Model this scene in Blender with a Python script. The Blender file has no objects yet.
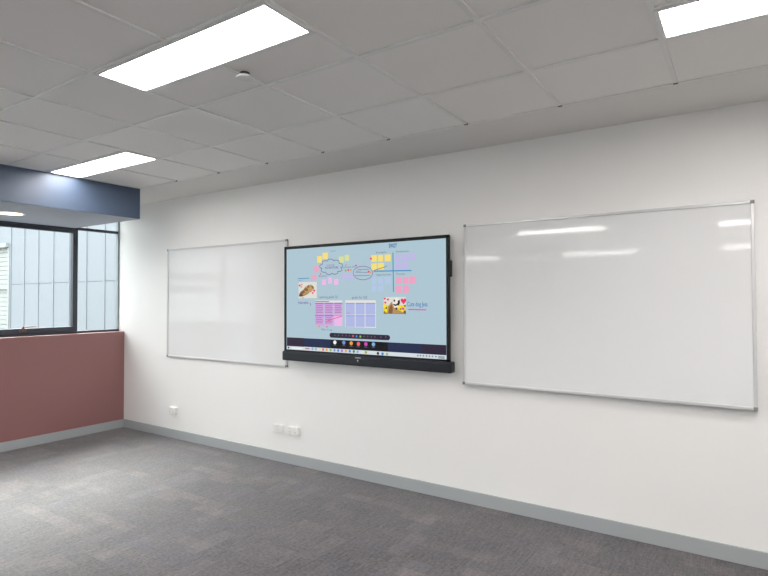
import bpy, bmesh, math, random
from mathutils import Vector, Matrix
random.seed(7)
scene = bpy.context.scene
COL = scene.collection

# ------------------------------------------------------------------ materials
def s2l(c):
    return tuple((v / 12.92 if v <= .04045 else ((v + .055) / 1.055) ** 2.4) for v in [x / 255 for x in c])

def mat(name, rgb, rough=.6, metal=0., spec=.5, noise=0., nscale=60., bump=0., bscale=200., lin=False):
    """plain procedural material: base colour with faint noise mottling and bump"""
    m = bpy.data.materials.new(name); m.use_nodes = True
    nt = m.node_tree; b = nt.nodes['Principled BSDF']
    c = rgb if lin else s2l(rgb)
    b.inputs['Base Color'].default_value = (*c, 1)
    b.inputs['Roughness'].default_value = rough
    b.inputs['Metallic'].default_value = metal
    b.inputs['Specular IOR Level'].default_value = spec
    if noise or bump:
        tc = nt.nodes.new('ShaderNodeTexCoord')
    if noise:
        n = nt.nodes.new('ShaderNodeTexNoise'); n.inputs['Scale'].default_value = nscale
        n.inputs['Detail'].default_value = 4
        nt.links.new(tc.outputs['Object'], n.inputs['Vector'])
        r = nt.nodes.new('ShaderNodeMapRange')
        r.inputs['To Min'].default_value = 1 - noise; r.inputs['To Max'].default_value = 1 + noise
        nt.links.new(n.outputs['Fac'], r.inputs['Value'])
        mx = nt.nodes.new('ShaderNodeVectorMath'); mx.operation = 'SCALE'
        mx.inputs[0].default_value = c
        nt.links.new(r.outputs['Result'], mx.inputs['Scale'])
        nt.links.new(mx.outputs['Vector'], b.inputs['Base Color'])
    if bump:
        n2 = nt.nodes.new('ShaderNodeTexNoise'); n2.inputs['Scale'].default_value = bscale
        nt.links.new(tc.outputs['Object'], n2.inputs['Vector'])
        bp = nt.nodes.new('ShaderNodeBump'); bp.inputs['Strength'].default_value = bump
        bp.inputs['Distance'].default_value = .002
        nt.links.new(n2.outputs['Fac'], bp.inputs['Height'])
        nt.links.new(bp.outputs['Normal'], b.inputs['Normal'])
    return m

def emit(name, rgb, strength, lin=False):
    m = bpy.data.materials.new(name); m.use_nodes = True
    nt = m.node_tree; b = nt.nodes['Principled BSDF']
    c = rgb if lin else s2l(rgb)
    b.inputs['Base Color'].default_value = (.006, .006, .006, 1)
    b.inputs['Roughness'].default_value = .45; b.inputs['Specular IOR Level'].default_value = .12
    b.inputs['Emission Color'].default_value = (*c, 1)
    b.inputs['Emission Strength'].default_value = strength
    return m

LAMP = 10.5
SKY = 2.6
M = {}
M['wall'] = mat('wall_paint', (238, 237, 235), .55, spec=.3, noise=.012, nscale=1.5, bump=.08, bscale=350)
M['plaster'] = mat('ceiling_plaster', (225, 223, 220), .8, spec=.2, noise=.01, nscale=2)
M['soffit'] = mat('soffit_grey_paint', (168, 173, 183), .6, spec=.3, noise=.01, nscale=2)
M['tile'] = mat('ceiling_tile', (238, 236, 233), .9, spec=.2, noise=.035, nscale=180, bump=.25, bscale=500)
M['tbar'] = mat('grid_bar_enamel', (228, 228, 225), .3, spec=.4)
M['gap_dark'] = mat('grid_end_dark', (70, 70, 70), .7)  # dark grey for the shaded gaps at bar ends, and the sensor neck
M['void'] = mat('ceiling_void', (60, 60, 60), .9)
M['red'] = mat('dado_red_paint', (144, 102, 100), .38, spec=.5, noise=.015, nscale=3, bump=.05, bscale=300)
M['navy'] = mat('bulkhead_navy_paint', (70, 84, 104), .42, spec=.5, noise=.015, nscale=3, bump=.05, bscale=300)
M['skirt'] = mat('skirting_grey', (166, 170, 172), .42, spec=.5, noise=.02, nscale=8)
M['frame'] = mat('window_frame_charcoal', (58, 64, 74), .4, spec=.5, noise=.02, nscale=30)
M['seal'] = mat('window_jamb_grey', (140, 150, 152), .45)
M['handle'] = mat('window_latch_bronze', (120, 96, 90), .35, metal=.4)
M['alu'] = mat('anodised_aluminium', (205, 206, 206), .3, metal=.25, noise=.02, nscale=80)
M['cap'] = mat('corner_cap_grey', (128, 128, 128), .5)
M['board'] = mat('whiteboard_enamel', (228, 229, 229), .055, spec=.5)
M['plastic'] = mat('display_black_plastic', (13, 15, 20), .4, spec=.35, noise=.03, nscale=50)
M['bar'] = mat('sensor_bar_slate_plastic', (26, 30, 38), .4, spec=.4, noise=.03, nscale=50)
M['dark'] = mat('dark_lens', (8, 8, 10), .15)
M['logo'] = mat('silver_lettering', (205, 208, 212), .4)
M['outlet'] = mat('outlet_white_plastic', (236, 235, 231), .3, spec=.5)
M['rocker'] = mat('rocker_white_plastic', (228, 227, 224), .3)
M['slot'] = mat('outlet_slot_dark', (90, 88, 86), .6)
M['diff'] = emit('light_diffuser', (255, 250, 247), LAMP)
M['trimw'] = mat('light_trim_white', (222, 222, 221), .4)
M['led'] = emit('downlight_lamp', (255, 226, 165), 3.2)
M['clad'] = mat('pale_blue_metal_cladding', (128, 133, 139), .7, spec=.3, noise=.012, nscale=3)
M['clrib'] = M['clad']
M['louvre'] = mat('white_blind', (150, 153, 150), .6)
M['far'] = mat('distant_render', (170, 174, 176), .8, noise=.03, nscale=.4)
M['extw'] = mat('outside_window_white', (146, 149, 150), .6)
M['pave'] = mat('outside_paving', (150, 150, 148), .9, noise=.06, nscale=2)
M['screen'] = emit('screen_glow', (167, 191, 202), .48)

def glass_mat():
    m = bpy.data.materials.new('window_glass'); m.use_nodes = True
    nt = m.node_tree; nt.nodes.clear()
    o = nt.nodes.new('ShaderNodeOutputMaterial'); mx = nt.nodes.new('ShaderNodeMixShader')
    t = nt.nodes.new('ShaderNodeBsdfTransparent'); t.inputs['Color'].default_value = (.93, .96, .95, 1)
    g = nt.nodes.new('ShaderNodeBsdfGlossy'); g.inputs['Roughness'].default_value = .02
    f = nt.nodes.new('ShaderNodeFresnel'); f.inputs['IOR'].default_value = 1.45
    ge = nt.nodes.new('ShaderNodeNewGeometry'); fr = nt.nodes.new('ShaderNodeMath'); fr.operation = 'SUBTRACT'; fr.use_clamp = True
    nt.links.new(f.outputs[0], fr.inputs[0]); nt.links.new(ge.outputs['Backfacing'], fr.inputs[1])   # reflect on the outer faces only
    nt.links.new(fr.outputs[0], mx.inputs[0]); nt.links.new(t.outputs[0], mx.inputs[1])
    nt.links.new(g.outputs[0], mx.inputs[2]); nt.links.new(mx.outputs[0], o.inputs['Surface'])
    return m
M['glass'] = glass_mat()

def carpet_mat():
    m = bpy.data.materials.new('carpet_tiles'); m.use_nodes = True
    nt = m.node_tree; N = nt.nodes; K = nt.links
    b = N['Principled BSDF']; b.inputs['Roughness'].default_value = .62
    b.inputs['Specular IOR Level'].default_value = .35
    b.inputs['Sheen Weight'].default_value = .25; b.inputs['Sheen Roughness'].default_value = .5
    tc = N.new('ShaderNodeTexCoord'); sep = N.new('ShaderNodeSeparateXYZ')
    K.new(tc.outputs['Object'], sep.inputs[0])
    def math_(op, a, bb=None, c=None):
        n = N.new('ShaderNodeMath'); n.operation = op
        for i, v in enumerate((a, bb, c)):
            if v is None: continue
            if isinstance(v, (int, float)): n.inputs[i].default_value = v
            else: K.new(v, n.inputs[i])
        return n.outputs[0]
    X, Y = sep.outputs[0], sep.outputs[1]
    def cells(sx, sy, stag, seed):
        row = math_('FLOOR', math_('DIVIDE', Y, sy))
        xo = math_('ADD', math_('DIVIDE', X, sx), math_('MULTIPLY', row, stag))
        cx = math_('FLOOR', xo)
        cb = N.new('ShaderNodeCombineXYZ'); K.new(cx, cb.inputs[0]); K.new(row, cb.inputs[1])
        cb.inputs[2].default_value = seed
        w = N.new('ShaderNodeTexWhiteNoise'); w.noise_dimensions = '3D'; K.new(cb.outputs[0], w.inputs['Vector'])
        return w
    a = cells(.5, .5, 0., 1.3)           # whole carpet tiles
    s1 = cells(.25, .10, .37, 4.7)       # woven rectangles inside a tile
    s2 = cells(.12, .33, .61, 9.1)
    # fine loop pile: rows of loops and speckle
    nz = N.new('ShaderNodeTexNoise'); nz.inputs['Scale'].default_value = 48; nz.inputs['Detail'].default_value = 5
    nz.inputs['Roughness'].default_value = .75
    K.new(tc.outputs['Object'], nz.inputs['Vector'])
    mp = N.new('ShaderNodeMapping'); mp.inputs['Scale'].default_value = (95, 8, 1)
    K.new(tc.outputs['Object'], mp.inputs['Vector'])
    st = N.new('ShaderNodeTexNoise'); st.inputs['Scale'].default_value = 1; st.inputs['Detail'].default_value = 2
    K.new(mp.outputs[0], st.inputs['Vector'])
    big = N.new('ShaderNodeTexNoise'); big.inputs['Scale'].default_value = 1.3
    K.new(tc.outputs['Object'], big.inputs['Vector'])
    # brightness: tile tint + occasional pale rectangles + pile
    p1 = math_('SMOOTH_MAX', math_('SUBTRACT', s1.outputs['Value'], .72), 0, .02)
    p2 = math_('SMOOTH_MAX', math_('SUBTRACT', s2.outputs['Value'], .76), 0, .02)
    v = math_('MULTIPLY_ADD', a.outputs['Value'], .22, .74)
    v = math_('ADD', v, math_('MULTIPLY', p1, 1.15)); v = math_('ADD', v, math_('MULTIPLY', p2, 1.1))
    v = math_('ADD', v, math_('MULTIPLY', math_('SUBTRACT', nz.outputs['Fac'], .5), 3.0))
    v = math_('ADD', v, math_('MULTIPLY', math_('SUBTRACT', st.outputs['Fac'], .5), 1.5))
    v = math_('ADD', v, math_('MULTIPLY', math_('SUBTRACT', big.outputs['Fac'], .5), .15))
    # hue: bluish grey to brownish grey, cell by cell
    mixc = N.new('ShaderNodeMix'); mixc.data_type = 'RGBA'
    hue = math_('ADD', math_('MULTIPLY', s1.outputs['Value'], .45), math_('MULTIPLY', nz.outputs['Fac'], .55))
    K.new(hue, mixc.inputs[0])
    ca = s2l(CARPET_A); cb_ = s2l(CARPET_B)
    mixc.inputs[6].default_value = (*ca, 1); mixc.inputs[7].default_value = (*cb_, 1)
    sc = N.new('ShaderNodeVectorMath'); sc.operation = 'SCALE'
    K.new(mixc.outputs[2], sc.inputs[0]); K.new(v, sc.inputs['Scale'])
    K.new(sc.outputs[0], b.inputs['Base Color'])
    bp = N.new('ShaderNodeBump'); bp.inputs['Strength'].default_value = .5; bp.inputs['Distance'].default_value = .004
    K.new(nz.outputs['Fac'], bp.inputs['Height']); K.new(bp.outputs['Normal'], b.inputs['Normal'])
    return m
CARPET_A = (80, 79, 88); CARPET_B = (92, 85, 82)
M['carpet'] = carpet_mat()

# ------------------------------------------------------------------ mesh helpers
def BM(): return bmesh.new()

def box(bm, x0, x1, y0, y1, z0, z1, bev=0., mi=0, seg=2):
    lo = Vector((min(x0, x1), min(y0, y1), min(z0, z1))); hi = Vector((max(x0, x1), max(y0, y1), max(z0, z1)))
    r = bmesh.ops.create_cube(bm, size=1.0, matrix=Matrix.Translation((lo + hi) / 2) @ Matrix.Diagonal((*(hi - lo), 1)))
    vs = r['verts']
    fs = {f for v in vs for f in v.link_faces}
    for f in fs: f.material_index = mi
    if bev:
        es = list({e for v in vs for e in v.link_edges})
        rr = bmesh.ops.bevel(bm, geom=es, offset=bev, segments=seg, affect='EDGES', profile=.5)
        for f in rr['faces']: f.material_index = mi

def cyl(bm, c, r, h, axis='Z', seg=32, r2=None, bev=0., mi=0):
    rot = {'Z': Matrix(), 'Y': Matrix.Rotation(math.pi / 2, 4, 'X'), 'X': Matrix.Rotation(math.pi / 2, 4, 'Y')}[axis]
    g = bmesh.ops.create_cone(bm, cap_ends=True, segments=seg, radius1=r, radius2=r if r2 is None else r2, depth=h,
                              matrix=Matrix.Translation(c) @ rot)
    for f in {f for v in g['verts'] for f in v.link_faces}: f.material_index = mi
    if bev:
        es = [e for e in {e for v in g['verts'] for e in v.link_edges} if any(len(f.verts) > 4 for f in e.link_faces)]
        bmesh.ops.bevel(bm, geom=es, offset=bev, segments=2, affect='EDGES')

def ring(bm, c, ro, ri, z0, z1, seg=40, mi=0):
    """flat annulus with depth, axis Z"""
    V = []
    for k in range(seg):
        a = 2 * math.pi * k / seg; ca, sa = math.cos(a), math.sin(a)
        V.append([bm.verts.new((c[0] + r * ca, c[1] + r * sa, z)) for r, z in ((ro, z0), (ri, z0), (ri, z1), (ro, z1))])
    for k in range(seg):
        A, B = V[k], V[(k + 1) % seg]
        for i in range(4):
            j = (i + 1) % 4
            f = bm.faces.new((A[i], A[j], B[j], B[i])); f.material_index = mi

def prism(bm, pts, y0, y1, mi=0):
    """polygon given in (x, z), extruded from y0 to y1"""
    A = [bm.verts.new((x, y0, z)) for x, z in pts]; B = [bm.verts.new((x, y1, z)) for x, z in pts]
    n = len(pts)
    for f in [bm.faces.new(A), bm.faces.new(B[::-1])] + [bm.faces.new((A[i], B[i], B[(i + 1) % n], A[(i + 1) % n])) for i in range(n)]:
        f.material_index = mi

def link(name, bm, mats, parent=None, kind=None, smooth=False):
    bmesh.ops.recalc_face_normals(bm, faces=bm.faces)
    me = bpy.data.meshes.new(name); bm.to_mesh(me); bm.free()
    for m in (mats if isinstance(mats, (list, tuple)) else [mats]): me.materials.append(m)
    if smooth:
        for p in me.polygons: p.use_smooth = True
    o = bpy.data.objects.new(name, me); COL.objects.link(o)
    if parent is not None:
        o.parent = parent
        o.matrix_parent_inverse = Matrix.Translation(-parent.location) if not parent.parent else Matrix()
    if kind: o['kind'] = kind
    return o

def boxobj(name, b, m, parent=None, kind=None, bev=0.):
    bm = BM(); box(bm, *b, bev=bev)
    return link(name, bm, m, parent, kind)

def thing(name, label, cat, loc, group=None):
    o = bpy.data.objects.new(name, None); COL.objects.link(o)
    o.location = loc; o.empty_display_size = .1
    o['label'] = label; o['category'] = cat
    if group: o['group'] = group
    return o

def copy_tree(root, loc, label):
    r = root.copy(); COL.objects.link(r); r.location = loc; r['label'] = label
    for ch in root.children:
        c = ch.copy(); COL.objects.link(c); c.parent = r
        for g in ch.children:
            d = g.copy(); COL.objects.link(d); d.parent = c
    return r

# ------------------------------------------------------------------ room dimensions (metres)
H = 2.649                 # suspended ceiling
XR, YF, XL = 8.2, -12.6, -.2
ROW0, PY, COL0, PX = -.537, -.597, 1.168, .6

# floor and outer shell
bm = BM(); box(bm, -.12, XR, YF, .2, -.1, 0)
link('floor', bm, M['carpet'], kind='structure')
boxobj('wall_back', (-.125, XR, 0, .2, 0, 2.95), M['wall'], kind='structure')
bm = BM(); box(bm, XR, XR + .15, -7.0, .2, 0, 2.95); box(bm, XR, XR + .15, YF, -12.0, 0, 2.95); box(bm, XR, XR + .15, -12.0, -7.0, 2.655, 2.95)
link('wall_right', bm, M['wall'], kind='structure')
boxobj('wall_front', (XL, XR, YF - .15, YF, 0, 2.95), M['wall'], kind='structure')
bm = BM(); box(bm, -.125, 0, -1.66, 0, 0, 1.146, bev=.004)
wl = link('wall_left', bm, M['red'], kind='structure')
bm = BM()
box(bm, -.2, 0, -3.1, -2.29, 0, 2.95); box(bm, -.2, 0, YF, -6.9, 0, 2.95)
link('wall_left_rear', bm, M['wall'], kind='structure')

# skirting
bm = BM(); box(bm, .0, XR, -.012, 0, 0, .095, bev=.002); link('baseboard_back', bm, M['skirt'], kind='structure')
bm = BM(); box(bm, 0, .012, -1.66, -.012, 0, .095, bev=.002); link('baseboard_left', bm, M['skirt'], kind='structure')

# bulkhead boxed out over the window
bm = BM(); box(bm, -.10, 1.154, YF, ROW0, 2.344, 2.95, bev=.003)
bk = link('bulkhead', bm, M['navy'], kind='structure')
boxobj('bulkhead_soffit', (-.10, 1.150, YF, ROW0 - .004, 2.3425, 2.3435), M['soffit'], bk)

# ------------------------------------------------------------------ ceiling: tiles, grid, plaster margin
def lightbox(c, row, half, n=2):
    """slot of a 1200 x 300 fitting: column index, row index, half of the cell ('near' the back wall or 'far')"""
    x0 = COL0 + c * PX; ya = ROW0 + row * PY
    if half == 'near': return (x0, x0 + n * PX, ya + PY / 2, ya)
    return (x0, x0 + n * PX, ya + PY, ya + PY / 2)
SLOTS = [
    (lightbox(4, 2, 'far'), 'large rectangular ceiling light in the middle of the ceiling beside the round sensor'),
    (lightbox(0, 1, 'near'), 'small looking ceiling light against the top of the navy bulkhead'),
    (lightbox(8, 1, 'near'), 'ceiling light cut by the top right corner of the photo'),
    (lightbox(4, 5, 'near'), 'ceiling light left of the camera, mirrored along the top edge of the large whiteboard'),
    (lightbox(8, 5, 'far'), 'ceiling light over the camera, mirrored at the upper right corner of the large whiteboard'),
    (lightbox(4, 9, 'near'), 'ceiling light mirrored as the streak in the middle of the large whiteboard'),
    (lightbox(8, 9, 'near'), 'ceiling light mirrored as the lower streak at the right of the large whiteboard'),
    (lightbox(0, 9, 'near'), 'ceiling light mirrored at the left edge of the large whiteboard'),
    (lightbox(8, 3, 'near'), 'added ceiling fill light in front of the large whiteboard, just outside the right edge of the photo'),  # this and the fittings below are unseen, added as fill light
    (lightbox(9, 7, 'near'), 'added ceiling fill light behind the camera beside the plain right wall, outside the photo'),
    (lightbox(9, 10, 'near'), 'added ceiling fill light behind the camera beside the added right hand windows, outside the photo'),
    (lightbox(0, 5, 'near'), 'added ceiling fill light over the left of the room beside the added long windows, outside the photo'),
    (lightbox(9, 13, 'near'), 'added ceiling fill light deep in the room near the right wall, outside the photo'),
]
def in_slot(xa, xb, ya, yb):
    cx, cy = (xa + xb) / 2, (ya + yb) / 2
    return any(s[0] < cx < s[1] and s[2] < cy < s[3] for s, _ in SLOTS)

bm = BM()
TZ = H + .007
ncol = int((XR - COL0) / PX) + 1; nrow = int((YF - ROW0) / PY) + 1
def cmin(k): return 0
for k in range(nrow):
    for c in range(cmin(k), ncol):
        xa = COL0 + c * PX; xb = min(xa + PX, XR); ya = ROW0 + k * PY; ym = ya + PY / 2; yb = max(ya + PY, YF)
        ha, hb = in_slot(xa, xb, ym, ya), in_slot(xa, xb, yb, ym)
        if ha and hb: continue
        y0, y1 = (ym if hb else yb), (ym if ha else ya)
        box(bm, xa + .004, xb - .004, y0 + .004, y1 - .004, TZ, TZ + .02)
box(bm, -.125, XR, ROW0, .2, H, H + .05, mi=1)                  # plaster margin along the back wall
box(bm, XL, XR, YF, .2, 2.82, 2.95, mi=2)                        # slab over the void
box(bm, -.2, -.1, -7.0, 0, 2.655, 2.82, mi=1)
ceil = link('ceiling', bm, [M['tile'], M['plaster'], M['void']], kind='structure')

bm = BM(); w = .012
def bar_x(xa, xb, y, z=H): box(bm, xa, xb, y - w, y + w, z, z + .03)
def bar_y(x, ya, yb, z=H - .0006): box(bm, x - w, x + w, yb, ya, z, z + .03)
for k in range(nrow + 1):                                       # runs along x
    y = ROW0 + k * PY
    if y < YF: break
    if k == 0:
        box(bm, 1.154, XR, y - .016, y, H + .0015, H + .03)
        continue
    bar_x(COL0 + PX * cmin(k), XR, y)
for s, _ in SLOTS:                                              # bar along the inner side of each fitting
    ym = s[2] if abs(((s[2] - ROW0) / PY) % 1 - .5) < .2 else s[3]
    bar_x(s[0], s[1], ym)
for c in range(0, ncol + 1):                                  # runs along y, cut at the fittings
    x = COL0 + c * PX
    if x > XR: break
    for k in range(nrow):
        ya = ROW0 + k * PY; ym = ya + PY / 2; yb = max(ya + PY, YF)
        for a, b_ in ((ya, ym), (ym, yb)):
            cy = (a + b_) / 2
            if any(s[0] + .01 < x < s[1] - .01 and s[2] < cy < s[3] for s, _ in SLOTS): continue
            bar_y(x, a - (.028 if k == 0 and a == ya else 0), b_)
link('ceiling_grid', bm, M['tbar'], ceil)
for c in range(1, 11):                                          # dark blocks standing in for shaded gaps where the bars stop
    boxobj('grid_end_shade', (COL0 + c * PX - .011, COL0 + c * PX + .011, ROW0 - .03, ROW0 - .014, H - .002, H + .02), M['gap_dark'], ceil)

# ------------------------------------------------------------------ ceiling lights
for s, lab in SLOTS:
    x0, x1, y0, y1 = s
    t = thing('ceiling_light', lab, 'ceiling light', ((x0 + x1) / 2, (y0 + y1) / 2, H), 'rectangular ceiling lights')
    bm = BM(); f = .019; za, zb = H - .004, H + .05
    box(bm, x0 + .004, x1 - .004, y0 + .004, y0 + f + .004, za, zb, bev=.0015); box(bm, x0 + .004, x1 - .004, y1 - f - .004, y1 - .004, za, zb, bev=.0015)
    box(bm, x0 + .004, x0 + f + .004, y0 + f, y1 - f, za, zb, bev=.0015); box(bm, x1 - f - .004, x1 - .004, y0 + f, y1 - f, za, zb, bev=.0015)
    box(bm, x0 + .01, x1 - .01, y0 + .01, y1 - .01, H + .04, H + .06)
    link('light_frame', bm, M['trimw'], t)
    boxobj('diffuser', (x0 + f, x1 - f, y0 + f, y1 - f, H + .003, H + .013), M['diff'], t)

# round ceiling sensor
t = thing('ceiling_sensor', 'small round white sensor on a ceiling tile beside the large ceiling light', 'sensor', (4.19, -1.90, H))
bm = BM(); cyl(bm, (4.19, -1.90, H - .004), .024, .022, seg=32); link('sensor_neck', bm, M['gap_dark'], t)
bm = BM(); cyl(bm, (4.19, -1.90, H - .017), .045, .009, seg=40, bev=.003); link('sensor_cover', bm, M['trimw'], t)

# downlight in the bulkhead
t = thing('downlight', 'round warm lit downlight recessed under the navy bulkhead', 'downlight', (.52, -1.45, 2.3425))
bm = BM(); ring(bm, (.52, -1.45), .118, .10, 2.336, 2.342); link('trim_ring', bm, M['trimw'], t, smooth=False)
bm = BM(); cyl(bm, (.52, -1.45, 2.340), .10, .003, seg=40); link('lamp_face', bm, M['led'], t)

# ------------------------------------------------------------------ window over the red dado wall
def frame_part(name, b, m, parent, bev=.003):
    return boxobj(name, b, m, parent, bev=bev)
win = boxobj('window_1', (-.185, -.115, -2.29, 0, 1.146, 1.172), M['frame'], kind='structure', bev=.003)
FX0, FX1 = -.18, -.118
frame_part('transom', (FX0, FX1, -2.29, -.018, 2.331, 2.361), M['frame'], win)
frame_part('head_rail', (FX0, FX1, -2.29, -.018, 2.60, 2.66), M['frame'], win)
frame_part('jamb', (FX0, FX1, -.018, 0, 1.172, 2.66), M['seal'], win)
frame_part('jamb', (FX0, FX1, -2.29, -2.25, 1.172, 2.66), M['frame'], win)
frame_part('mullion', (FX0, FX1, -.527, -.497, 1.172, 2.66), M['frame'], win)
frame_part('mullion', (FX0, FX1, -1.68, -1.635, 1.172, 2.66), M['frame'], win)
bm = BM()                                                      # opening sash in the middle bay
SX0, SX1 = -.165, -.108
box(bm, SX0, SX1, -1.633, -.529, 2.288, 2.329, bev=.003); box(bm, SX0, SX1, -1.633, -.529, 1.174, 1.226, bev=.003)
box(bm, SX0, SX1, -.556, -.529, 1.226, 2.288, bev=.003); box(bm, SX0, SX1, -1.633, -1.59, 1.226, 2.288, bev=.003)
sash = link('sash', bm, M['frame'], win)
boxobj('glass_pane', (-.142, -.136, -1.59, -.556, 1.226, 2.288), M['glass'], win)
boxobj('glass_pane', (-.152, -.146, -.497, -.018, 1.172, 2.331), M['glass'], win)
boxobj('glass_pane', (-.152, -.146, -.497, -.018, 2.361, 2.60), M['glass'], win)
boxobj('glass_pane', (-.152, -.146, -2.25, -1.68, 1.172, 2.331), M['glass'], win)
bm = BM()                                                      # latch: base, neck and lever
box(bm, -.108, -.098, -1.105, -1.03, 1.188, 1.212, bev=.003); box(bm, -.098, -.08, -1.085, -1.06, 1.196, 1.236, bev=.004)
box(bm, -.09, -.076, -1.085, -.95, 1.236, 1.247, bev=.003)
link('window_latch', bm, M['handle'], win)

# tall glazed bay past the end of the dado (mirrored in the small whiteboard)
w2 = boxobj('window_2', (-.185, -.115, -2.29, -1.66, 0, .05), M['frame'], kind='structure', bev=.003)
frame_part('jamb', (FX0, FX1, -2.29, -2.25, .05, 1.146), M['frame'], w2)
frame_part('jamb', (FX0, FX1, -1.70, -1.662, .05, 1.146), M['frame'], w2)
frame_part('cross_rail', (FX0, FX1, -2.25, -1.70, .93, .97), M['frame'], w2)
boxobj('glass_pane', (-.152, -.146, -2.25, -1.70, .05, .93), M['glass'], w2)
boxobj('glass_pane', (-.152, -.146, -2.25, -1.70, .97, 1.146), M['glass'], w2)

# unseen full height glazing added to let in more daylight, past the white wall
w3 = boxobj('fill_window_3', (-.185, -.115, -6.9, -3.1, 0, .05), M['frame'], kind='structure', bev=.003)
frame_part('head_rail', (FX0, FX1, -6.9, -3.1, 2.60, 2.66), M['frame'], w3)
frame_part('transom', (FX0, FX1, -6.9, -3.1, 2.331, 2.361), M['frame'], w3)
for i in range(5):
    y = -3.12 - i * .94
    frame_part('mullion', (FX0, FX1, y - .02, y + .02, .05, 2.60), M['frame'], w3)
    if i < 4: boxobj('glass_pane', (-.152, -.146, y - .92, y - .02, .05, 2.331), M['glass'], w3)

w4 = boxobj('fill_window_4', (XR + .02, XR + .09, -12.0, -7.0, 0, .05), M['frame'], kind='structure', bev=.003)  # unseen right hand glazing added to bring in fill daylight
frame_part('head_rail', (XR + .02, XR + .09, -12.0, -7.0, 2.60, 2.655), M['frame'], w4)
for i in range(6):
    y = -7.02 - i * .99
    frame_part('mullion', (XR + .02, XR + .09, y - .02, y + .02, .05, 2.60), M['frame'], w4)
    if i < 5: boxobj('glass_pane', (XR + .05, XR + .056, y - .97, y - .02, .05, 2.60), M['glass'], w4)

# ------------------------------------------------------------------ outside: clad wing, ground
t = thing('neighbouring_building', 'pale blue metal clad building wing seen through the window', 'building', (-5, 1.3, -3.6))
bm = BM(); CY = 1.0
box(bm, -5.50, -.5, CY, CY + .4, -3.6, 1.822); box(bm, -5.50, -.5, CY, CY + .4, 1.832, 3.3); box(bm, -5.50, -.5, CY + .012, CY + .4, 1.822, 1.832)
box(bm, -12, -5.50, CY, CY + .4, -3.6, .98); box(bm, -12, -5.50, CY, CY + .4, 2.62, 3.3); box(bm, -12, -7.5, CY, CY + .4, .98, 2.62)
for k in range(20):
    x = -2.218 - .5432 * k + (1.0864 if k > 17 else 0)
    if k >= 18: x = -2.218 + .5432 * (k - 17)
    if -7.5 < x < -5.52:
        box(bm, x - .018, x + .018, CY - .013, CY, -3.6, .98); box(bm, x - .018, x + .018, CY - .013, CY, 2.62, 3.3)
    else:
        box(bm, x - .018, x + .018, CY - .013, CY, -3.6, 3.3)
link('cladding', bm, M['clad'], t)
bm = BM()
box(bm, -7.5, -5.5, CY - .03, CY + .1, .98, 1.05, bev=.004); box(bm, -7.5, -5.5, CY - .09, CY + .1, 2.545, 2.62, bev=.004)
box(bm, -5.57, -5.5, CY - .03, CY + .1, 1.05, 2.545, bev=.004); box(bm, -7.5, -7.43, CY - .03, CY + .1, 1.05, 2.545, bev=.004)
box(bm, -7.43, -5.57, CY - .02, CY + .1, 1.74, 1.79, bev=.004)
wf = link('window_frame', bm, M['extw'], t)
bm = BM()
for k in range(17):
    z = 1.06 + k * .0875
    box(bm, -7.43, -5.57, CY + .04, CY + .08, z, z + .08)
box(bm, -7.43, -5.57, CY + .09, CY + .12, 1.05, 2.545)
link('blind', bm, M['louvre'], t)
boxobj('outside_ground', (-80, 80, -70, 50, -3.8, -3.6), M['pave'], kind='structure')
t = thing('added_building', 'low grey building across the yard, added to dim the sky mirrored in the left whiteboard', 'building', (-18, -14, -3.6))  # put here to darken the sky that the left whiteboard reflects
bm = BM(); box(bm, -24, -18, -36, 1, -3.6, 4.4)
link('facade', bm, M['far'], t)
for z in (-.2, 1.9, 2.55):
    bm = BM(); box(bm, -18.12, -18, -36, 1, z, z + .35); link('ledge', bm, M['tbar'], t)
bm = BM(); box(bm, -24.2, -17.8, -36.2, 1.2, 4.4, 4.6); link('roof', bm, M['frame'], t)

# ------------------------------------------------------------------ whiteboards
def whiteboard(x0, x1, z0, z1, label, out=0.):
    """out: how far the lower edge hangs out from the wall, so the surface leans back a little"""
    t = thing('whiteboard', label, 'whiteboard', ((x0 + x1) / 2, 0, z0), 'whiteboards on the back wall')
    f, d = .019, .022
    def lean(z): return -out * (z1 - z) / (z1 - z0)
    def slab(bm, xa, xb, za, zb, front, back):
        """box whose front (and back, unless on the wall) follows the lean"""
        q = [(xa, za), (xb, za), (xb, zb), (xa, zb)]
        A = [bm.verts.new((x, front + lean(z), z)) for x, z in q]
        B = [bm.verts.new((x, 0 if back is None else back + lean(z), z)) for x, z in q]
        fs = [bm.faces.new(A), bm.faces.new(B[::-1])] + [bm.faces.new((A[i], B[i], B[(i + 1) % 4], A[(i + 1) % 4])) for i in range(4)]
        if back is None:
            bmesh.ops.bevel(bm, geom=list({e for g in fs for e in g.edges}), offset=.003, segments=2, affect='EDGES', profile=.5)
    bm = BM(); slab(bm, x0 + .006, x1 - .006, z0 + .006, z1 - .006, -.014, -.004); link('writing_surface', bm, M['board'], t)
    for xa, xb, za, zb in ((x0 + f, x1 - f, z1 - f, z1), (x0 + f, x1 - f, z0, z0 + f), (x0, x0 + f, z0 + f, z1 - f), (x1 - f, x1, z0 + f, z1 - f)):
        bm = BM(); slab(bm, xa, xb, za, zb, -d, None); link('frame_rail', bm, M['alu'], t)
    for cx in (x0, x1 - f):
        for cz in (z0, z1 - f):
            bm = BM(); slab(bm, cx - .001, cx + f + .001, cz - .001, cz + f + .001, -d - .0015, None)
            link('corner_cap', bm, M['cap'], t)
    return t
whiteboard(4.494, 6.306, .8905, 2.083, 'large whiteboard to the right of the black display, in full view', .034)
whiteboard(.861, 2.682, .8925, 2.088, 'whiteboard left of the black display, mirroring the window')

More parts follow.
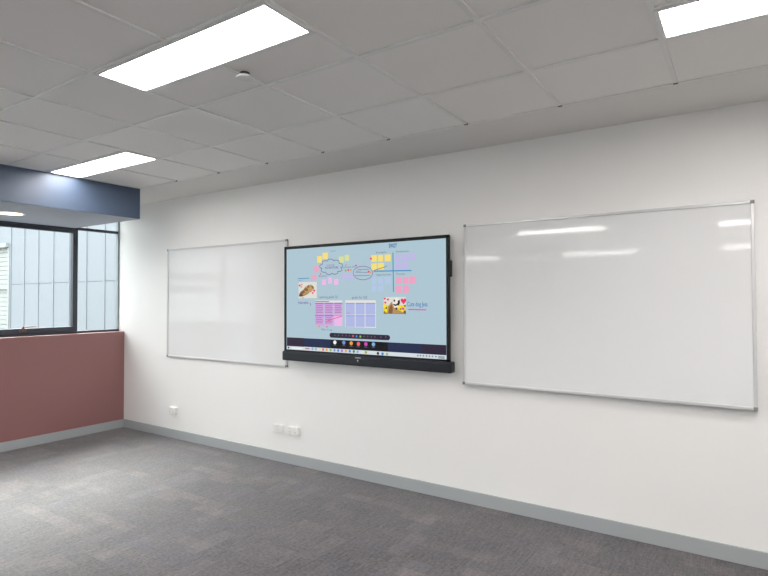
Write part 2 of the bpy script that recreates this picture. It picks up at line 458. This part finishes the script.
# ------------------------------------------------------------------ interactive display
t = thing('wall_display', 'black wall mounted touch display showing a pale blue mind map board', 'display', (3.57, 0, .97))
X0, X1, Z0, Z1 = 2.722, 4.408, 1.05, 2.008
YF_ = -.092
bm = BM(); g = .026
box(bm, X0 + .002, X1 - .002, -.085, -.068, Z0, Z1, bev=.004); box(bm, X0 + .05, X1 - .05, -.07, -.03, Z0 + .04, Z1 - .05, bev=.006)
box(bm, X0, X1, YF_ - .004, -.08, Z1 - g, Z1, bev=.003); box(bm, X0, X1, YF_ - .004, -.08, Z0, Z0 + .02, bev=.003)
box(bm, X0, X0 + g, YF_ - .004, -.08, Z0, Z1, bev=.003); box(bm, X1 - g, X1, YF_ - .004, -.08, Z0, Z1, bev=.003)
link('housing', bm, M['plastic'], t)
boxobj('wall_bracket', (3.1, 4.05, -.035, 0, 1.2, 1.8), M['plastic'], t)
SXL, SXR, SZB, SZT = 2.748, 4.382, 1.068, 1.983
scr = boxobj('screen', (SXL, SXR, -.0905, -.08, SZB, SZT), M['screen'], t)
bm = BM(); box(bm, 2.722, 4.437, -.125, -.06, .972, 1.056, bev=.012, seg=3)
sb = link('sensor_bar', bm, M['bar'], t)
bm = BM(); box(bm, 3.558, 3.605, -.1275, -.124, .988, 1.022, bev=.0015); link('sensor_window', bm, M['dark'], sb)
bm = BM(); cyl(bm, (3.582, -.1285, 1.018), .0055, .003, 'Y', 16); link('power_light', bm, M['logo'], sb)
bm = BM(); box(bm, 4.406, 4.424, -.094, -.066, 1.69, 1.815, bev=.008, seg=3)
link('pen_holder', bm, M['plastic'], t)

# what the screen shows
SC = dict(yel=(236, 214, 120), grn=(206, 214, 150), pnk=(228, 158, 188), plk=(226, 178, 222), lav=(184, 178, 220),
          blu=(92, 118, 158), pur=(116, 96, 158), gry=(106, 122, 140), red=(222, 52, 104), org=(226, 150, 62), mag=(196, 70, 176),
          cre=(222, 218, 212), nav=(32, 42, 74), dpu=(44, 34, 54), blk=(14, 14, 18), whi=(235, 236, 238), brn=(126, 92, 62),
          sky=(62, 138, 190), pbl=(172, 192, 220), olv=(150, 160, 60), pho=(214, 212, 206), tan=(186, 150, 96), dbr=(88, 64, 44),
          lil=(202, 162, 214), vio=(172, 96, 206), lia=(150, 112, 160), mgl=(224, 128, 204), tbl=(168, 178, 220), tbd=(142, 152, 208),
          r2=(206, 84, 100), b2=(58, 130, 206), g2=(128, 176, 60), gr2=(104, 98, 116), b3=(112, 136, 206), r3=(232, 96, 100),
          b4=(116, 168, 220), tsk=(206, 214, 218), r4=(176, 140, 148), gry2=(150, 160, 170), g3=(48, 130, 84), yel2=(222, 190, 60),
          yel3=(240, 214, 40), dgr=(92, 90, 42), tan2=(176, 138, 92), pho2=(232, 226, 216), ink=(44, 106, 168))
CONTENT = [
('r', 3114, 1847, 3170, 1905, 'yel', 1),
('r', 3176, 1876, 3237, 1932, 'yel', 1),
('t', 'Liked', 3270, 1936, 51, 12, 'blu', 3),
('r', 3356, 1837, 3410, 1890, 'grn', 1),
('r', 3420, 1850, 3468, 1901, 'grn', 1),
('l', [(3388, 1801), (3392, 1804), (3395, 1807), (3397, 1810), (3397, 1814), (3396, 1818), (3394, 1821), (3390, 1824), (3385, 1827), (3379, 1829), (3372, 1831), (3364, 1832), (3359, 1834), (3361, 1839), (3361, 1843), (3360, 1847), (3357, 1850), (3353, 1854), (3349, 1856), (3343, 1858), (3337, 1860), (3330, 1861), (3323, 1861), (3315, 1860), (3308, 1859), (3300, 1855), (3297, 1861), (3292, 1865), (3286, 1868), (3280, 1870), (3273, 1872), (3267, 1872), (3260, 1873), (3253, 1872), (3247, 1871), (3242, 1868), (3237, 1866), (3233, 1862), (3230, 1857), (3224, 1858), (3215, 1860), (3207, 1860), (3200, 1860), (3193, 1860), (3187, 1858), (3181, 1856), (3177, 1854), (3174, 1851), (3172, 1847), (3171, 1843), (3172, 1839), (3175, 1834), (3175, 1831), (3166, 1830), (3159, 1828), (3153, 1826), (3148, 1823), (3145, 1820), (3143, 1816), (3143, 1813), (3144, 1809), (3146, 1806), (3151, 1802), (3156, 1799), (3163, 1796), (3173, 1794), (3166, 1790), (3162, 1786), (3160, 1782), (3160, 1778), (3161, 1775), (3164, 1771), (3168, 1768), (3173, 1765), (3179, 1763), (3185, 1761), (3193, 1761), (3201, 1760), (3211, 1761), (3213, 1758), (3215, 1754), (3218, 1750), (3222, 1746), (3228, 1744), (3233, 1741), (3240, 1740), (3246, 1739), (3253, 1739), (3260, 1740), (3267, 1742), (3273, 1744), (3279, 1747), (3284, 1749), (3291, 1745), (3298, 1743), (3305, 1741), (3312, 1740), (3319, 1740), (3325, 1741), (3331, 1743), (3337, 1745), (3341, 1747), (3344, 1751), (3346, 1755), (3347, 1759), (3345, 1764), (3355, 1763), (3364, 1763), (3371, 1764), (3377, 1765), (3382, 1768), (3387, 1770), (3390, 1773), (3391, 1777), (3392, 1780), (3391, 1784), (3388, 1788), (3384, 1791), (3377, 1795), (3381, 1798), (3388, 1801)], 6, 'pur', 2),
('t', 'Learning', 3225, 1816, 82, 14, 'gry', 3),
('t', 'ADVENTURE', 3203, 1789, 150, 20, 'pur', 3),
('r', 3081, 1765, 3131, 1818, 'pnk', 1),
('r', 3056, 1695, 3106, 1744, 'pnk', 1),
('h', 3155, 1747, 8, 'red', 3),
('t', 'My pathway', 3135, 1723, 90, 14, 'pur', 3),
('r', 3168, 1649, 3216, 1697, 'plk', 1),
('r', 3239, 1659, 3281, 1715, 'plk', 1),
('r', 3303, 1647, 3352, 1699, 'plk', 1),
('e', 3432, 1813, 9, 9, 'org', 3),
('e', 3539, 1806, 9, 9, 'red', 3),
('e', 3432, 1769, 9, 9, 'olv', 3),
('e', 3459, 1772, 9, 9, 'red', 3),
('e', 3486, 1771, 9, 9, 'org', 3),
('t', 'Remember this', 3397, 1790, 131, 16, 'sky', 3),
('r', 3392, 1692, 3448, 1744, 'lav', 1),
('r', 3462, 1691, 3507, 1742, 'lav', 1),
('l', [(3709, 1739), (3708, 1746), (3705, 1754), (3701, 1761), (3696, 1767), (3689, 1774), (3680, 1780), (3671, 1785), (3660, 1789), (3649, 1793), (3636, 1796), (3624, 1797), (3611, 1798), (3598, 1798), (3585, 1797), (3573, 1795), (3561, 1793), (3550, 1789), (3540, 1784), (3531, 1779), (3524, 1773), (3518, 1766), (3514, 1760), (3511, 1752), (3510, 1745), (3511, 1737), (3514, 1730), (3518, 1723), (3524, 1716), (3531, 1710), (3540, 1704), (3550, 1699), (3561, 1694), (3572, 1691), (3585, 1688), (3598, 1686), (3610, 1685), (3623, 1686), (3636, 1687), (3648, 1689), (3660, 1692), (3670, 1696), (3680, 1700), (3688, 1706), (3696, 1711), (3701, 1718), (3705, 1725), (3708, 1732), (3709, 1739)], 5, 'pur', 2),
('l', [(3557, 1773), (3668, 1771)], 4, 'pur', 2),
('l', [(3534, 1750), (3672, 1746)], 4, 'pur', 2),
('l', [(3526, 1724), (3682, 1720)], 4, 'pur', 2),
('t', 'Sort', 3544, 1755, 46, 12, 'pur', 3),
('e', 3669, 1751, 9, 9, 'red', 3),
('e', 3690, 1743, 8, 8, 'org', 3),
('t', 'SWOT', 3869, 1937, 76, 32, 'ink', 3),
('t', 'Strengths', 3741, 1898, 102, 15, 'gry', 3),
('t', 'Weaknesses', 3933, 1896, 120, 15, 'gry', 3),
('r', 3696, 1830, 3752, 1885, 'yel', 1),
('r', 3762, 1830, 3812, 1884, 'yel', 1),
('r', 3827, 1829, 3886, 1884, 'yel', 1),
('r', 3696, 1762, 3751, 1817, 'yel', 1),
('r', 3760, 1764, 3820, 1818, 'yel', 1),
('h', 3692, 1857, 11, 'red', 3),
('r', 3931, 1820, 3976, 1879, 'lav', 1),
('r', 3993, 1822, 4049, 1882, 'lav', 1),
('r', 4063, 1831, 4119, 1884, 'lav', 1),
('r', 3930, 1762, 3982, 1814, 'lav', 1),
('r', 3993, 1762, 4048, 1814, 'lav', 1),
('l', [(3907, 1894), (3911, 1584)], 9, 'sky', 2),
('l', [(3720, 1753), (4076, 1748)], 9, 'sky', 2),
('l', [(3725, 1760), (3833, 1785)], 5, 'brn', 4),
('t', 'ok', 3833, 1786, 21, 13, 'gry', 3),
('t', 'Opportunities', 3743, 1716, 146, 15, 'gry', 3),
('t', 'Threats', 3935, 1717, 84, 15, 'gry', 3),
('r', 3699, 1644, 3745, 1702, 'pbl', 1),
('r', 3761, 1644, 3808, 1702, 'pbl', 1),
('r', 3827, 1646, 3887, 1702, 'pbl', 1),
('r', 3698, 1586, 3745, 1634, 'pbl', 1),
('r', 3761, 1586, 3815, 1633, 'pbl', 1),
('r', 3935, 1646, 3990, 1700, 'pnk', 1),
('r', 4000, 1646, 4052, 1700, 'pnk', 1),
('r', 4060, 1646, 4118, 1701, 'pnk', 1),
('r', 3934, 1573, 3990, 1630, 'pnk', 1),
('r', 4000, 1574, 4055, 1630, 'pnk', 1),
('l', [(2890, 1712), (3019, 1713)], 7, 'sky', 2),
('t', 'Sign in', 2894, 1690, 49, 13, 'sky', 3),
('r', 2896, 1535, 3110, 1679, 'pho', 1),
('p', [(3042, 1616), (3044, 1609), (3041, 1601), (3034, 1592), (3022, 1583), (3007, 1574), (2990, 1566), (2972, 1559), (2954, 1555), (2937, 1553), (2922, 1553), (2911, 1556), (2905, 1561), (2903, 1568), (2906, 1576), (2913, 1585), (2925, 1595), (2940, 1604), (2957, 1612), (2976, 1618), (2994, 1622), (3011, 1624), (3025, 1624), (3036, 1621)], 'brn', 2),
('p', [(3067, 1622), (3067, 1614), (3064, 1606), (3057, 1598), (3048, 1592), (3036, 1587), (3022, 1584), (3008, 1583), (2995, 1584), (2982, 1587), (2972, 1593), (2965, 1600), (2961, 1608), (2960, 1616), (2964, 1624), (2970, 1632), (2980, 1639), (2992, 1644), (3006, 1647), (3020, 1647), (3033, 1646), (3045, 1642), (3056, 1637), (3063, 1630)], 'tan', 3),
('p', [(3068, 1636), (3067, 1631), (3064, 1626), (3059, 1622), (3053, 1619), (3045, 1617), (3037, 1616), (3030, 1617), (3022, 1619), (3016, 1623), (3011, 1627), (3008, 1631), (3007, 1636), (3008, 1642), (3011, 1646), (3016, 1650), (3022, 1653), (3030, 1655), (3037, 1656), (3045, 1655), (3053, 1653), (3059, 1649), (3064, 1645), (3067, 1641)], 'tan', 4),
('p', [(3021, 1635), (3019, 1631), (3016, 1628), (3013, 1626), (3010, 1625), (3007, 1624), (3004, 1624), (3002, 1626), (3000, 1628), (2999, 1631), (2999, 1634), (3000, 1638), (3002, 1641), (3004, 1645), (3007, 1648), (3010, 1650), (3014, 1652), (3017, 1652), (3019, 1652), (3022, 1651), (3023, 1649), (3024, 1646), (3024, 1642), (3023, 1639)], 'brn', 5),
('p', [(3075, 1633), (3077, 1630), (3078, 1626), (3078, 1623), (3077, 1620), (3075, 1618), (3073, 1616), (3070, 1616), (3067, 1617), (3064, 1618), (3061, 1621), (3058, 1624), (3056, 1627), (3054, 1631), (3053, 1635), (3053, 1638), (3054, 1641), (3056, 1643), (3058, 1644), (3061, 1645), (3064, 1644), (3067, 1642), (3070, 1640), (3073, 1637)], 'brn', 5),
('p', [(2961, 1569), (2961, 1566), (2959, 1562), (2955, 1559), (2950, 1556), (2943, 1553), (2936, 1551), (2928, 1550), (2920, 1549), (2913, 1549), (2907, 1551), (2903, 1553), (2901, 1555), (2901, 1559), (2903, 1562), (2907, 1565), (2912, 1569), (2919, 1571), (2926, 1573), (2934, 1575), (2942, 1575), (2949, 1575), (2954, 1574), (2958, 1572)], 'dbr', 4),
('p', [(3011, 1588), (3012, 1585), (3010, 1582), (3006, 1578), (3000, 1574), (2992, 1570), (2984, 1566), (2975, 1564), (2966, 1562), (2958, 1561), (2951, 1561), (2946, 1562), (2943, 1564), (2943, 1567), (2945, 1570), (2949, 1574), (2955, 1578), (2963, 1582), (2971, 1586), (2980, 1589), (2989, 1591), (2997, 1592), (3004, 1591), (3009, 1590)], 'tan2', 5),
('p', [(3012, 1606), (3009, 1602), (3006, 1600), (3000, 1598), (2994, 1597), (2988, 1597), (2981, 1598), (2975, 1600), (2970, 1603), (2965, 1607), (2962, 1610), (2961, 1614), (2962, 1618), (2964, 1621), (2968, 1624), (2973, 1626), (2979, 1627), (2986, 1626), (2992, 1625), (2999, 1623), (3004, 1620), (3008, 1617), (3011, 1613), (3012, 1609)], 'brn', 4),
('e', 3030, 1636, 3, 3, 'blk', 6),
('e', 3049, 1637, 3, 3, 'blk', 6),
('h', 2912, 1649, 12, 'red', 5),
('h', 2936, 1657, 8, 'red', 5),
('h', 2930, 1636, 8, 'red', 5),
('h', 3081, 1602, 13, 'red', 5),
('h', 3065, 1581, 11, 'red', 5),
('e', 2948, 1541, 8, 8, 'org', 5),
('t', 'Adorable', 2888, 1485, 125, 24, 'pur', 3),
('l', [(3033, 1492), (3040, 1470)], 6, 'pur', 2),
('t', 'Learning goals Q1', 3133, 1535, 213, 22, 'gry', 3),
('t', 'goals for Q2', 3496, 1530, 158, 22, 'gry', 3),
('r', 3091, 1497, 3393, 1514, 'cre', 1),
('l', [(3094, 1505), (3247, 1505)], 6, 'brn', 2),
('r', 3091, 1392, 3191, 1495, 'lil', 1),
('r', 3091, 1482, 3191, 1493, 'vio', 2),
('r', 3091, 1291, 3191, 1389, 'lil', 1),
('r', 3091, 1377, 3191, 1388, 'vio', 2),
('l', [(3100, 1468), (3174, 1468)], 6, 'lia', 2),
('l', [(3100, 1453), (3179, 1453)], 6, 'lia', 2),
('l', [(3100, 1438), (3183, 1438)], 6, 'lia', 2),
('l', [(3100, 1423), (3174, 1423)], 6, 'lia', 2),
('l', [(3100, 1408), (3179, 1409)], 6, 'lia', 2),
('l', [(3100, 1362), (3171, 1363)], 6, 'lia', 2),
('l', [(3100, 1347), (3175, 1348)], 6, 'lia', 2),
('l', [(3100, 1332), (3180, 1334)], 6, 'lia', 2),
('l', [(3100, 1317), (3171, 1319)], 6, 'lia', 2),
('r', 3198, 1394, 3297, 1495, 'lil', 1),
('r', 3198, 1482, 3297, 1493, 'vio', 2),
('r', 3198, 1294, 3297, 1390, 'lil', 1),
('r', 3198, 1378, 3297, 1390, 'vio', 2),
('l', [(3207, 1468), (3281, 1468)], 6, 'lia', 2),
('l', [(3207, 1453), (3285, 1454)], 6, 'lia', 2),
('l', [(3207, 1439), (3289, 1439)], 6, 'lia', 2),
('l', [(3207, 1424), (3280, 1424)], 6, 'lia', 2),
('l', [(3207, 1409), (3285, 1410)], 6, 'lia', 2),
('l', [(3207, 1364), (3277, 1365)], 6, 'lia', 2),
('l', [(3207, 1349), (3281, 1350)], 6, 'lia', 2),
('l', [(3207, 1334), (3286, 1336)], 6, 'lia', 2),
('l', [(3207, 1319), (3277, 1321)], 6, 'lia', 2),
('r', 3305, 1395, 3394, 1495, 'lil', 1),
('r', 3305, 1482, 3394, 1493, 'vio', 2),
('r', 3305, 1296, 3394, 1392, 'plk', 1),
('r', 3305, 1380, 3394, 1391, 'mgl', 2),
('l', [(3314, 1469), (3378, 1469)], 6, 'lia', 2),
('l', [(3314, 1454), (3382, 1454)], 6, 'lia', 2),
('l', [(3313, 1439), (3386, 1440)], 6, 'lia', 2),
('l', [(3313, 1425), (3378, 1425)], 6, 'lia', 2),
('l', [(3313, 1410), (3382, 1411)], 6, 'lia', 2),
('l', [(3214, 1331), (3291, 1355), (3384, 1378)], 5, 'red', 4),
('r', 3426, 1497, 3739, 1515, 'cre', 1),
('r', 3422, 1290, 3740, 1497, 'cre', 1),
('r', 3428, 1395, 3526, 1495, 'tbl', 2),
('r', 3428, 1292, 3526, 1391, 'tbl', 2),
('r', 3428, 1486, 3526, 1494, 'tbd', 3),
('r', 3428, 1382, 3526, 1390, 'tbd', 3),
('r', 3534, 1396, 3628, 1495, 'tbl', 2),
('r', 3533, 1294, 3628, 1392, 'tbl', 2),
('r', 3534, 1486, 3628, 1495, 'tbd', 3),
('r', 3533, 1383, 3628, 1391, 'tbd', 3),
('r', 3635, 1398, 3734, 1495, 'tbl', 2),
('r', 3635, 1297, 3734, 1394, 'tbl', 2),
('r', 3635, 1486, 3735, 1495, 'tbd', 3),
('r', 3635, 1385, 3734, 1393, 'tbd', 3),
('t', 'notes', 3448, 1447, 32, 11, 'pnk', 3),
('t', 'review', 3432, 1403, 43, 12, 'red', 3),
('e', 3137, 1289, 10, 10, 'org', 3),
('e', 3225, 1286, 7, 7, 'red', 3),
('t', 'Plan it up', 3163, 1255, 122, 15, 'pur', 3),
('c', 3254, 1194, 3877, 1236, 'dpu', 2),
('e', 3507, 1216, 10, 10, 'r2', 3),
('e', 3544, 1215, 10, 10, 'b2', 3),
('e', 3583, 1214, 10, 10, 'g2', 3),
('e', 3313, 1216, 6, 6, 'gr2', 3),
('e', 3351, 1216, 6, 6, 'gr2', 3),
('e', 3394, 1216, 6, 6, 'gr2', 3),
('e', 3434, 1217, 6, 6, 'gr2', 3),
('e', 3470, 1217, 6, 6, 'gr2', 3),
('e', 3621, 1217, 6, 6, 'gr2', 3),
('e', 3658, 1217, 6, 6, 'gr2', 3),
('e', 3695, 1217, 6, 6, 'gr2', 3),
('e', 3730, 1217, 6, 6, 'gr2', 3),
('e', 3789, 1217, 6, 6, 'gr2', 3),
('e', 3837, 1218, 6, 6, 'gr2', 3),
('r', 2753, 1102, 4379, 1178, 'nav', 1),
('r', 2753, 1100, 2959, 1179, 'dpu', 2),
('r', 4170, 1104, 4379, 1178, 'dpu', 2),
('r', 3266, 1102, 3856, 1178, 'blk', 2),
('e', 3313, 1155, 17, 17, 'whi', 3),
('l', [(3296, 1129), (3329, 1130)], 5, 'gr2', 3),
('e', 3410, 1157, 17, 17, 'b3', 3),
('l', [(3394, 1131), (3426, 1131)], 5, 'gr2', 3),
('e', 3488, 1155, 17, 17, 'org', 3),
('l', [(3472, 1129), (3503, 1130)], 5, 'gr2', 3),
('e', 3563, 1153, 17, 17, 'r3', 3),
('l', [(3547, 1128), (3578, 1128)], 5, 'gr2', 3),
('e', 3639, 1154, 17, 17, 'mag', 3),
('l', [(3624, 1129), (3654, 1129)], 5, 'gr2', 3),
('e', 3715, 1155, 17, 17, 'b4', 3),
('l', [(3700, 1130), (3729, 1130)], 5, 'gr2', 3),
('r', 2753, 1070, 4378, 1101, 'tsk', 1),
('e', 2773, 1085, 9, 9, 'blk', 3),
('l', [(2815, 1084), (2936, 1085)], 12, 'whi', 2),
('l', [(2977, 1087), (3024, 1087)], 14, 'r4', 2),
('e', 3060, 1088, 12, 12, 'b4', 3),
('e', 3100, 1088, 12, 12, 'gry2', 3),
('e', 3145, 1088, 12, 12, 'grn', 3),
('e', 3182, 1087, 12, 12, 'r3', 3),
('e', 3222, 1087, 12, 12, 'org', 3),
('e', 3265, 1087, 12, 12, 'g2', 3),
('e', 3308, 1087, 12, 12, 'b3', 3),
('e', 3349, 1087, 12, 12, 'b2', 3),
('e', 3389, 1087, 12, 12, 'vio', 3),
('e', 3432, 1087, 12, 12, 'org', 3),
('e', 3473, 1087, 12, 12, 'b2', 3),
('e', 3515, 1087, 12, 12, 'g3', 3),
('e', 3555, 1086, 12, 12, 'b4', 3),
('e', 3600, 1086, 12, 12, 'cre', 3),
('e', 3639, 1086, 12, 12, 'olv', 3),
('e', 3759, 1084, 12, 12, 'blk', 3),
('e', 3804, 1083, 12, 12, 'b2', 3),
('e', 3848, 1083, 10, 10, 'olv', 3),
('e', 4133, 1087, 7, 7, 'gry', 3),
('e', 4156, 1087, 7, 7, 'gry', 3),
('e', 4182, 1087, 7, 7, 'gry', 3),
('e', 4209, 1087, 7, 7, 'gry', 3),
('e', 4235, 1087, 7, 7, 'gry', 3),
('e', 4261, 1087, 7, 7, 'gry', 3),
('e', 4291, 1087, 7, 7, 'gry', 3),
('l', [(4312, 1088), (4363, 1088)], 8, 'gry', 2),
('l', [(4312, 1078), (4363, 1078)], 7, 'gry', 2),
('r', 3817, 1407, 4026, 1541, 'pho', 1),
('r', 3817, 1422, 4026, 1475, 'yel2', 2),
('r', 3817, 1407, 4026, 1428, 'dbr', 2),
('e', 3828, 1469, 16, 16, 'yel3', 3),
('e', 3857, 1445, 16, 16, 'yel3', 3),
('e', 3838, 1429, 16, 16, 'yel3', 3),
('e', 3966, 1466, 16, 16, 'yel3', 3),
('e', 4008, 1458, 16, 16, 'yel3', 3),
('e', 3989, 1430, 16, 16, 'yel3', 3),
('e', 3843, 1453, 9, 9, 'dgr', 3),
('e', 3980, 1442, 9, 9, 'dgr', 3),
('e', 3828, 1417, 9, 9, 'dgr', 3),
('e', 4017, 1426, 9, 9, 'dgr', 3),
('e', 4017, 1470, 9, 9, 'dgr', 3),
('p', [(3848, 1409), (3857, 1461), (3886, 1497), (3910, 1509), (3934, 1493), (3952, 1438), (3999, 1422), (4022, 1410)], 'tan2', 4),
('p', [(3862, 1409), (3872, 1461), (3896, 1485), (3905, 1445), (3900, 1409)], 'brn', 5),
('p', [(3900, 1493), (3910, 1521), (3934, 1536), (3957, 1531), (3971, 1517), (3965, 1485), (3948, 1450), (3919, 1457)], 'pho2', 6),
('p', [(3953, 1513), (3971, 1519), (3973, 1493), (3960, 1473), (3943, 1476), (3935, 1482), (3952, 1493)], 'blk', 7),
('p', [(3905, 1488), (3934, 1482), (3948, 1476), (3934, 1468), (3915, 1474)], 'blk', 7),
('e', 3920, 1512, 9, 9, 'blk', 7),
('e', 3939, 1449, 9, 9, 'blk', 7),
('h', 3829, 1529, 11, 'red', 8),
('h', 3859, 1521, 11, 'red', 8),
('h', 3834, 1496, 11, 'red', 8),
('h', 4006, 1509, 26, 'red', 8),
('h', 4002, 1448, 13, 'mag', 8),
('t', 'Cute dog Jess', 4039, 1468, 181, 36, 'ink', 3),
('l', [(4049, 1443), (4135, 1442), (4206, 1441)], 8, 'mag', 3),
]

bm = BM(); keys = list(SC); mats = [emit('screen_' + k, SC[k], .48) for k in keys]
def flat(pts, layer, key):
    y = -.0905 - .0004 * layer
    f = bm.faces.new([bm.verts.new((x, y, z)) for x, z in pts]); f.material_index = keys.index(key)
    if f.normal.y > 0 or True:
        f.normal_update()
        if f.normal.y > 0: f.normal_flip()
for e in CONTENT:
    if e[0] == 'r':
        _, a, b_, c, d, k, l = e; a, b_, c, d = a / 1e3, b_ / 1e3, c / 1e3, d / 1e3
        flat([(a, b_), (c, b_), (c, d), (a, d)], l, k)
    elif e[0] == 'l':
        _, pts, w_, k, l = e; hw = w_ / 2000
        P = [Vector((x / 1e3, z / 1e3)) for x, z in pts]
        for p, q in zip(P, P[1:]):
            if (q - p).length < 1e-4: continue
            d = (q - p).normalized(); n = Vector((-d.y, d.x)) * hw; p2, q2 = p - d * hw * .5, q + d * hw * .5
            flat([tuple(p2 + n), tuple(q2 + n), tuple(q2 - n), tuple(p2 - n)], l, k)
    elif e[0] == 'e':
        _, x, z, rx, rz, k, l = e
        flat([((x + rx * math.cos(2 * math.pi * i / 20)) / 1e3, (z + rz * math.sin(2 * math.pi * i / 20)) / 1e3) for i in range(20)], l, k)
    elif e[0] == 'h':
        _, x, z, r, k, l = e
        pts = []
        for i in range(28):
            a = 2 * math.pi * i / 28
            pts.append(((x + r * math.sin(a) ** 3) / 1e3,
                        (z + r * (13 * math.cos(a) - 5 * math.cos(2 * a) - 2 * math.cos(3 * a) - math.cos(4 * a)) / 15) / 1e3))
        flat(pts, l, k)
    elif e[0] == 'p':
        _, pts, k, l = e; flat([(x / 1e3, z / 1e3) for x, z in pts], l, k)
    elif e[0] == 'c':
        _, a, b_, c, d, k, l = e; r = (d - b_) / 2; pts = []
        for i in range(13): t_ = math.pi / 2 + math.pi * i / 12; pts.append(((a + r + r * math.cos(t_)) / 1e3, (b_ + r + r * math.sin(t_)) / 1e3))
        for i in range(13): t_ = -math.pi / 2 + math.pi * i / 12; pts.append(((c - r + r * math.cos(t_)) / 1e3, (b_ + r + r * math.sin(t_)) / 1e3))
        flat(pts, l, k)
def text_tris(s, size, fat):
    cu = bpy.data.curves.new('lettering', 'FONT'); cu.body = s; cu.size = size; cu.offset = size * fat
    o = bpy.data.objects.new('lettering', cu); COL.objects.link(o)
    dg = bpy.context.evaluated_depsgraph_get()
    me = bpy.data.meshes.new_from_object(o.evaluated_get(dg))
    V = [v.co.copy() for v in me.vertices]; F = [list(p.vertices) for p in me.polygons]
    bpy.data.objects.remove(o); bpy.data.curves.remove(cu); bpy.data.meshes.remove(me)
    return V, F
def lettering(bm, s, x, z, width, height, y, mi, fat=.004):
    V, F = text_tris(s, 1.0, fat)
    xs = [v.x for v in V]; x0, x1 = min(xs), max(xs)
    sx = width / (x1 - x0); sz = height / .72
    vs = [bm.verts.new((x + (v.x - x0) * sx, y, z + v.y * sz)) for v in V]
    for f in F:
        try:
            g_ = bm.faces.new([vs[i] for i in f]); g_.material_index = mi; g_.normal_update()
            if g_.normal.y > 0: g_.normal_flip()
        except ValueError: pass
for e in CONTENT:
    if e[0] == 't':
        _, s, x, z, wd, h_, k, l = e
        lettering(bm, s, x / 1e3, z / 1e3, wd / 1e3, h_ / 1e3, -.0905 - .0004 * l, keys.index(k), .035 if s == 'SWOT' else .012 if s in ('ADVENTURE', 'Adorable') else .004)
me = bpy.data.meshes.new('screen_picture'); bm.to_mesh(me); bm.free()
for m in mats: me.materials.append(m)
o = bpy.data.objects.new('screen_picture', me); COL.objects.link(o); o.parent = scr
# maker's wordmark on the bar: too small to read, a short silver dash of letter strokes
bm = BM()
for i in range(9): box(bm, 3.556 + i * .0062, 3.5603 + i * .0062, -.1258, -.1245, 1.037, 1.044)
link('wordmark', bm, M['logo'], sb)

# ------------------------------------------------------------------ power outlets
def outlet(x, z, label, single=False):
    t = thing('power_outlet', label, 'power outlet', (x, 0, z), 'power outlets on the back wall')
    W_, H_ = .115, .074
    bm = BM(); box(bm, x - W_ / 2 + .002, x + W_ / 2 - .002, -.026, 0, z - H_ / 2 + .002, z + H_ / 2 - .002, bev=.002)
    link('mounting_block', bm, M['outlet'], t)
    bm = BM(); box(bm, x - W_ / 2, x + W_ / 2, -.034, -.026, z - H_ / 2, z + H_ / 2, bev=.004, seg=3)
    pl = link('face_plate', bm, M['outlet'], t)
    for sx in (() if single else (-.031, .031)):
        bm = BM()
        for dx, dz, rot in ((-.006, .004, .5), (.006, .004, -.5), (0, -.009, 0)):
            mtx = Matrix.Translation((x + sx + dx, -.0342, z - .012 + dz)) @ Matrix.Rotation(rot, 4, 'Y') @ Matrix.Diagonal((.0022, .0012, .0085, 1))
            bmesh.ops.create_cube(bm, size=1, matrix=mtx)
        link('socket', bm, M['slot'], t)
        bm = BM(); box(bm, x + sx - .006, x + sx + .006, -.0385, -.033, z + .012, z + .028, bev=.002)
        link('rocker_switch', bm, M['rocker'], t)
    if single:
        bm = BM(); box(bm, x - .022, x - .003, -.0365, -.033, z - .014, z + .012, bev=.0015); link('data_jack', bm, M['rocker'], t)
        bm = BM(); box(bm, x + .003, x + .022, -.0365, -.033, z - .014, z + .012, bev=.0015); link('data_jack', bm, M['rocker'], t)
        bm = BM(); box(bm, x - .03, x + .03, -.0365, -.033, z + .019, z + .027, bev=.001); link('label_strip', bm, M['rocker'], t)
outlet(.975, .306, 'white power outlet low on the wall under the left whiteboard')
outlet(2.578, .313, 'left one of the two white outlets side by side under the display', True)
outlet(2.769, .313, 'right one of the two white outlets side by side under the display')

# ------------------------------------------------------------------ sky, camera, output
wd = bpy.data.worlds.new('overcast_sky'); scene.world = wd; wd.use_nodes = True
wd.node_tree.nodes['Background'].inputs[0].default_value = (.95, .97, 1.0, 1)
wd.node_tree.nodes['Background'].inputs[1].default_value = SKY
sun = bpy.data.lights.new('hazy_sun', 'SUN'); sun.energy = 5.6; sun.angle = math.radians(36); sun.color = (1, .97, .93)
so = bpy.data.objects.new('hazy_sun', sun); COL.objects.link(so)
so.rotation_euler = Vector((.74, -.17, -.80)).to_track_quat('-Z', 'Y').to_euler()
cam = bpy.data.cameras.new('camera'); cam.sensor_width = 36; cam.lens = 546.6 / 768 * 36; cam.clip_start = .05; cam.clip_end = 200
co = bpy.data.objects.new('camera', cam); COL.objects.link(co); scene.camera = co
r = Vector((.83333624, .55275653, -.0033059)); u = Vector((.01398286, -.01510108, .9997882)); f = Vector((-.55258953, .83320596, .02031339))
co.matrix_world = Matrix(((r.x, u.x, -f.x, 6.26197), (r.y, u.y, -f.y, -3.77299), (r.z, u.z, -f.z, 1.52465), (0, 0, 0, 1)))

vs_ = scene.view_settings
scene.display_settings.display_device = 'sRGB'
vs_.view_transform = 'Standard'; vs_.look = 'None'; vs_.exposure = 1.16; vs_.gamma = 1.0; vs_.use_curve_mapping = False
cy = scene.cycles
cy.use_denoising = True; cy.max_bounces = 12; cy.diffuse_bounces = 6; cy.glossy_bounces = 4; cy.transparent_max_bounces = 12
cy.sample_clamp_indirect = 6; cy.caustics_reflective = False; cy.caustics_refractive = False
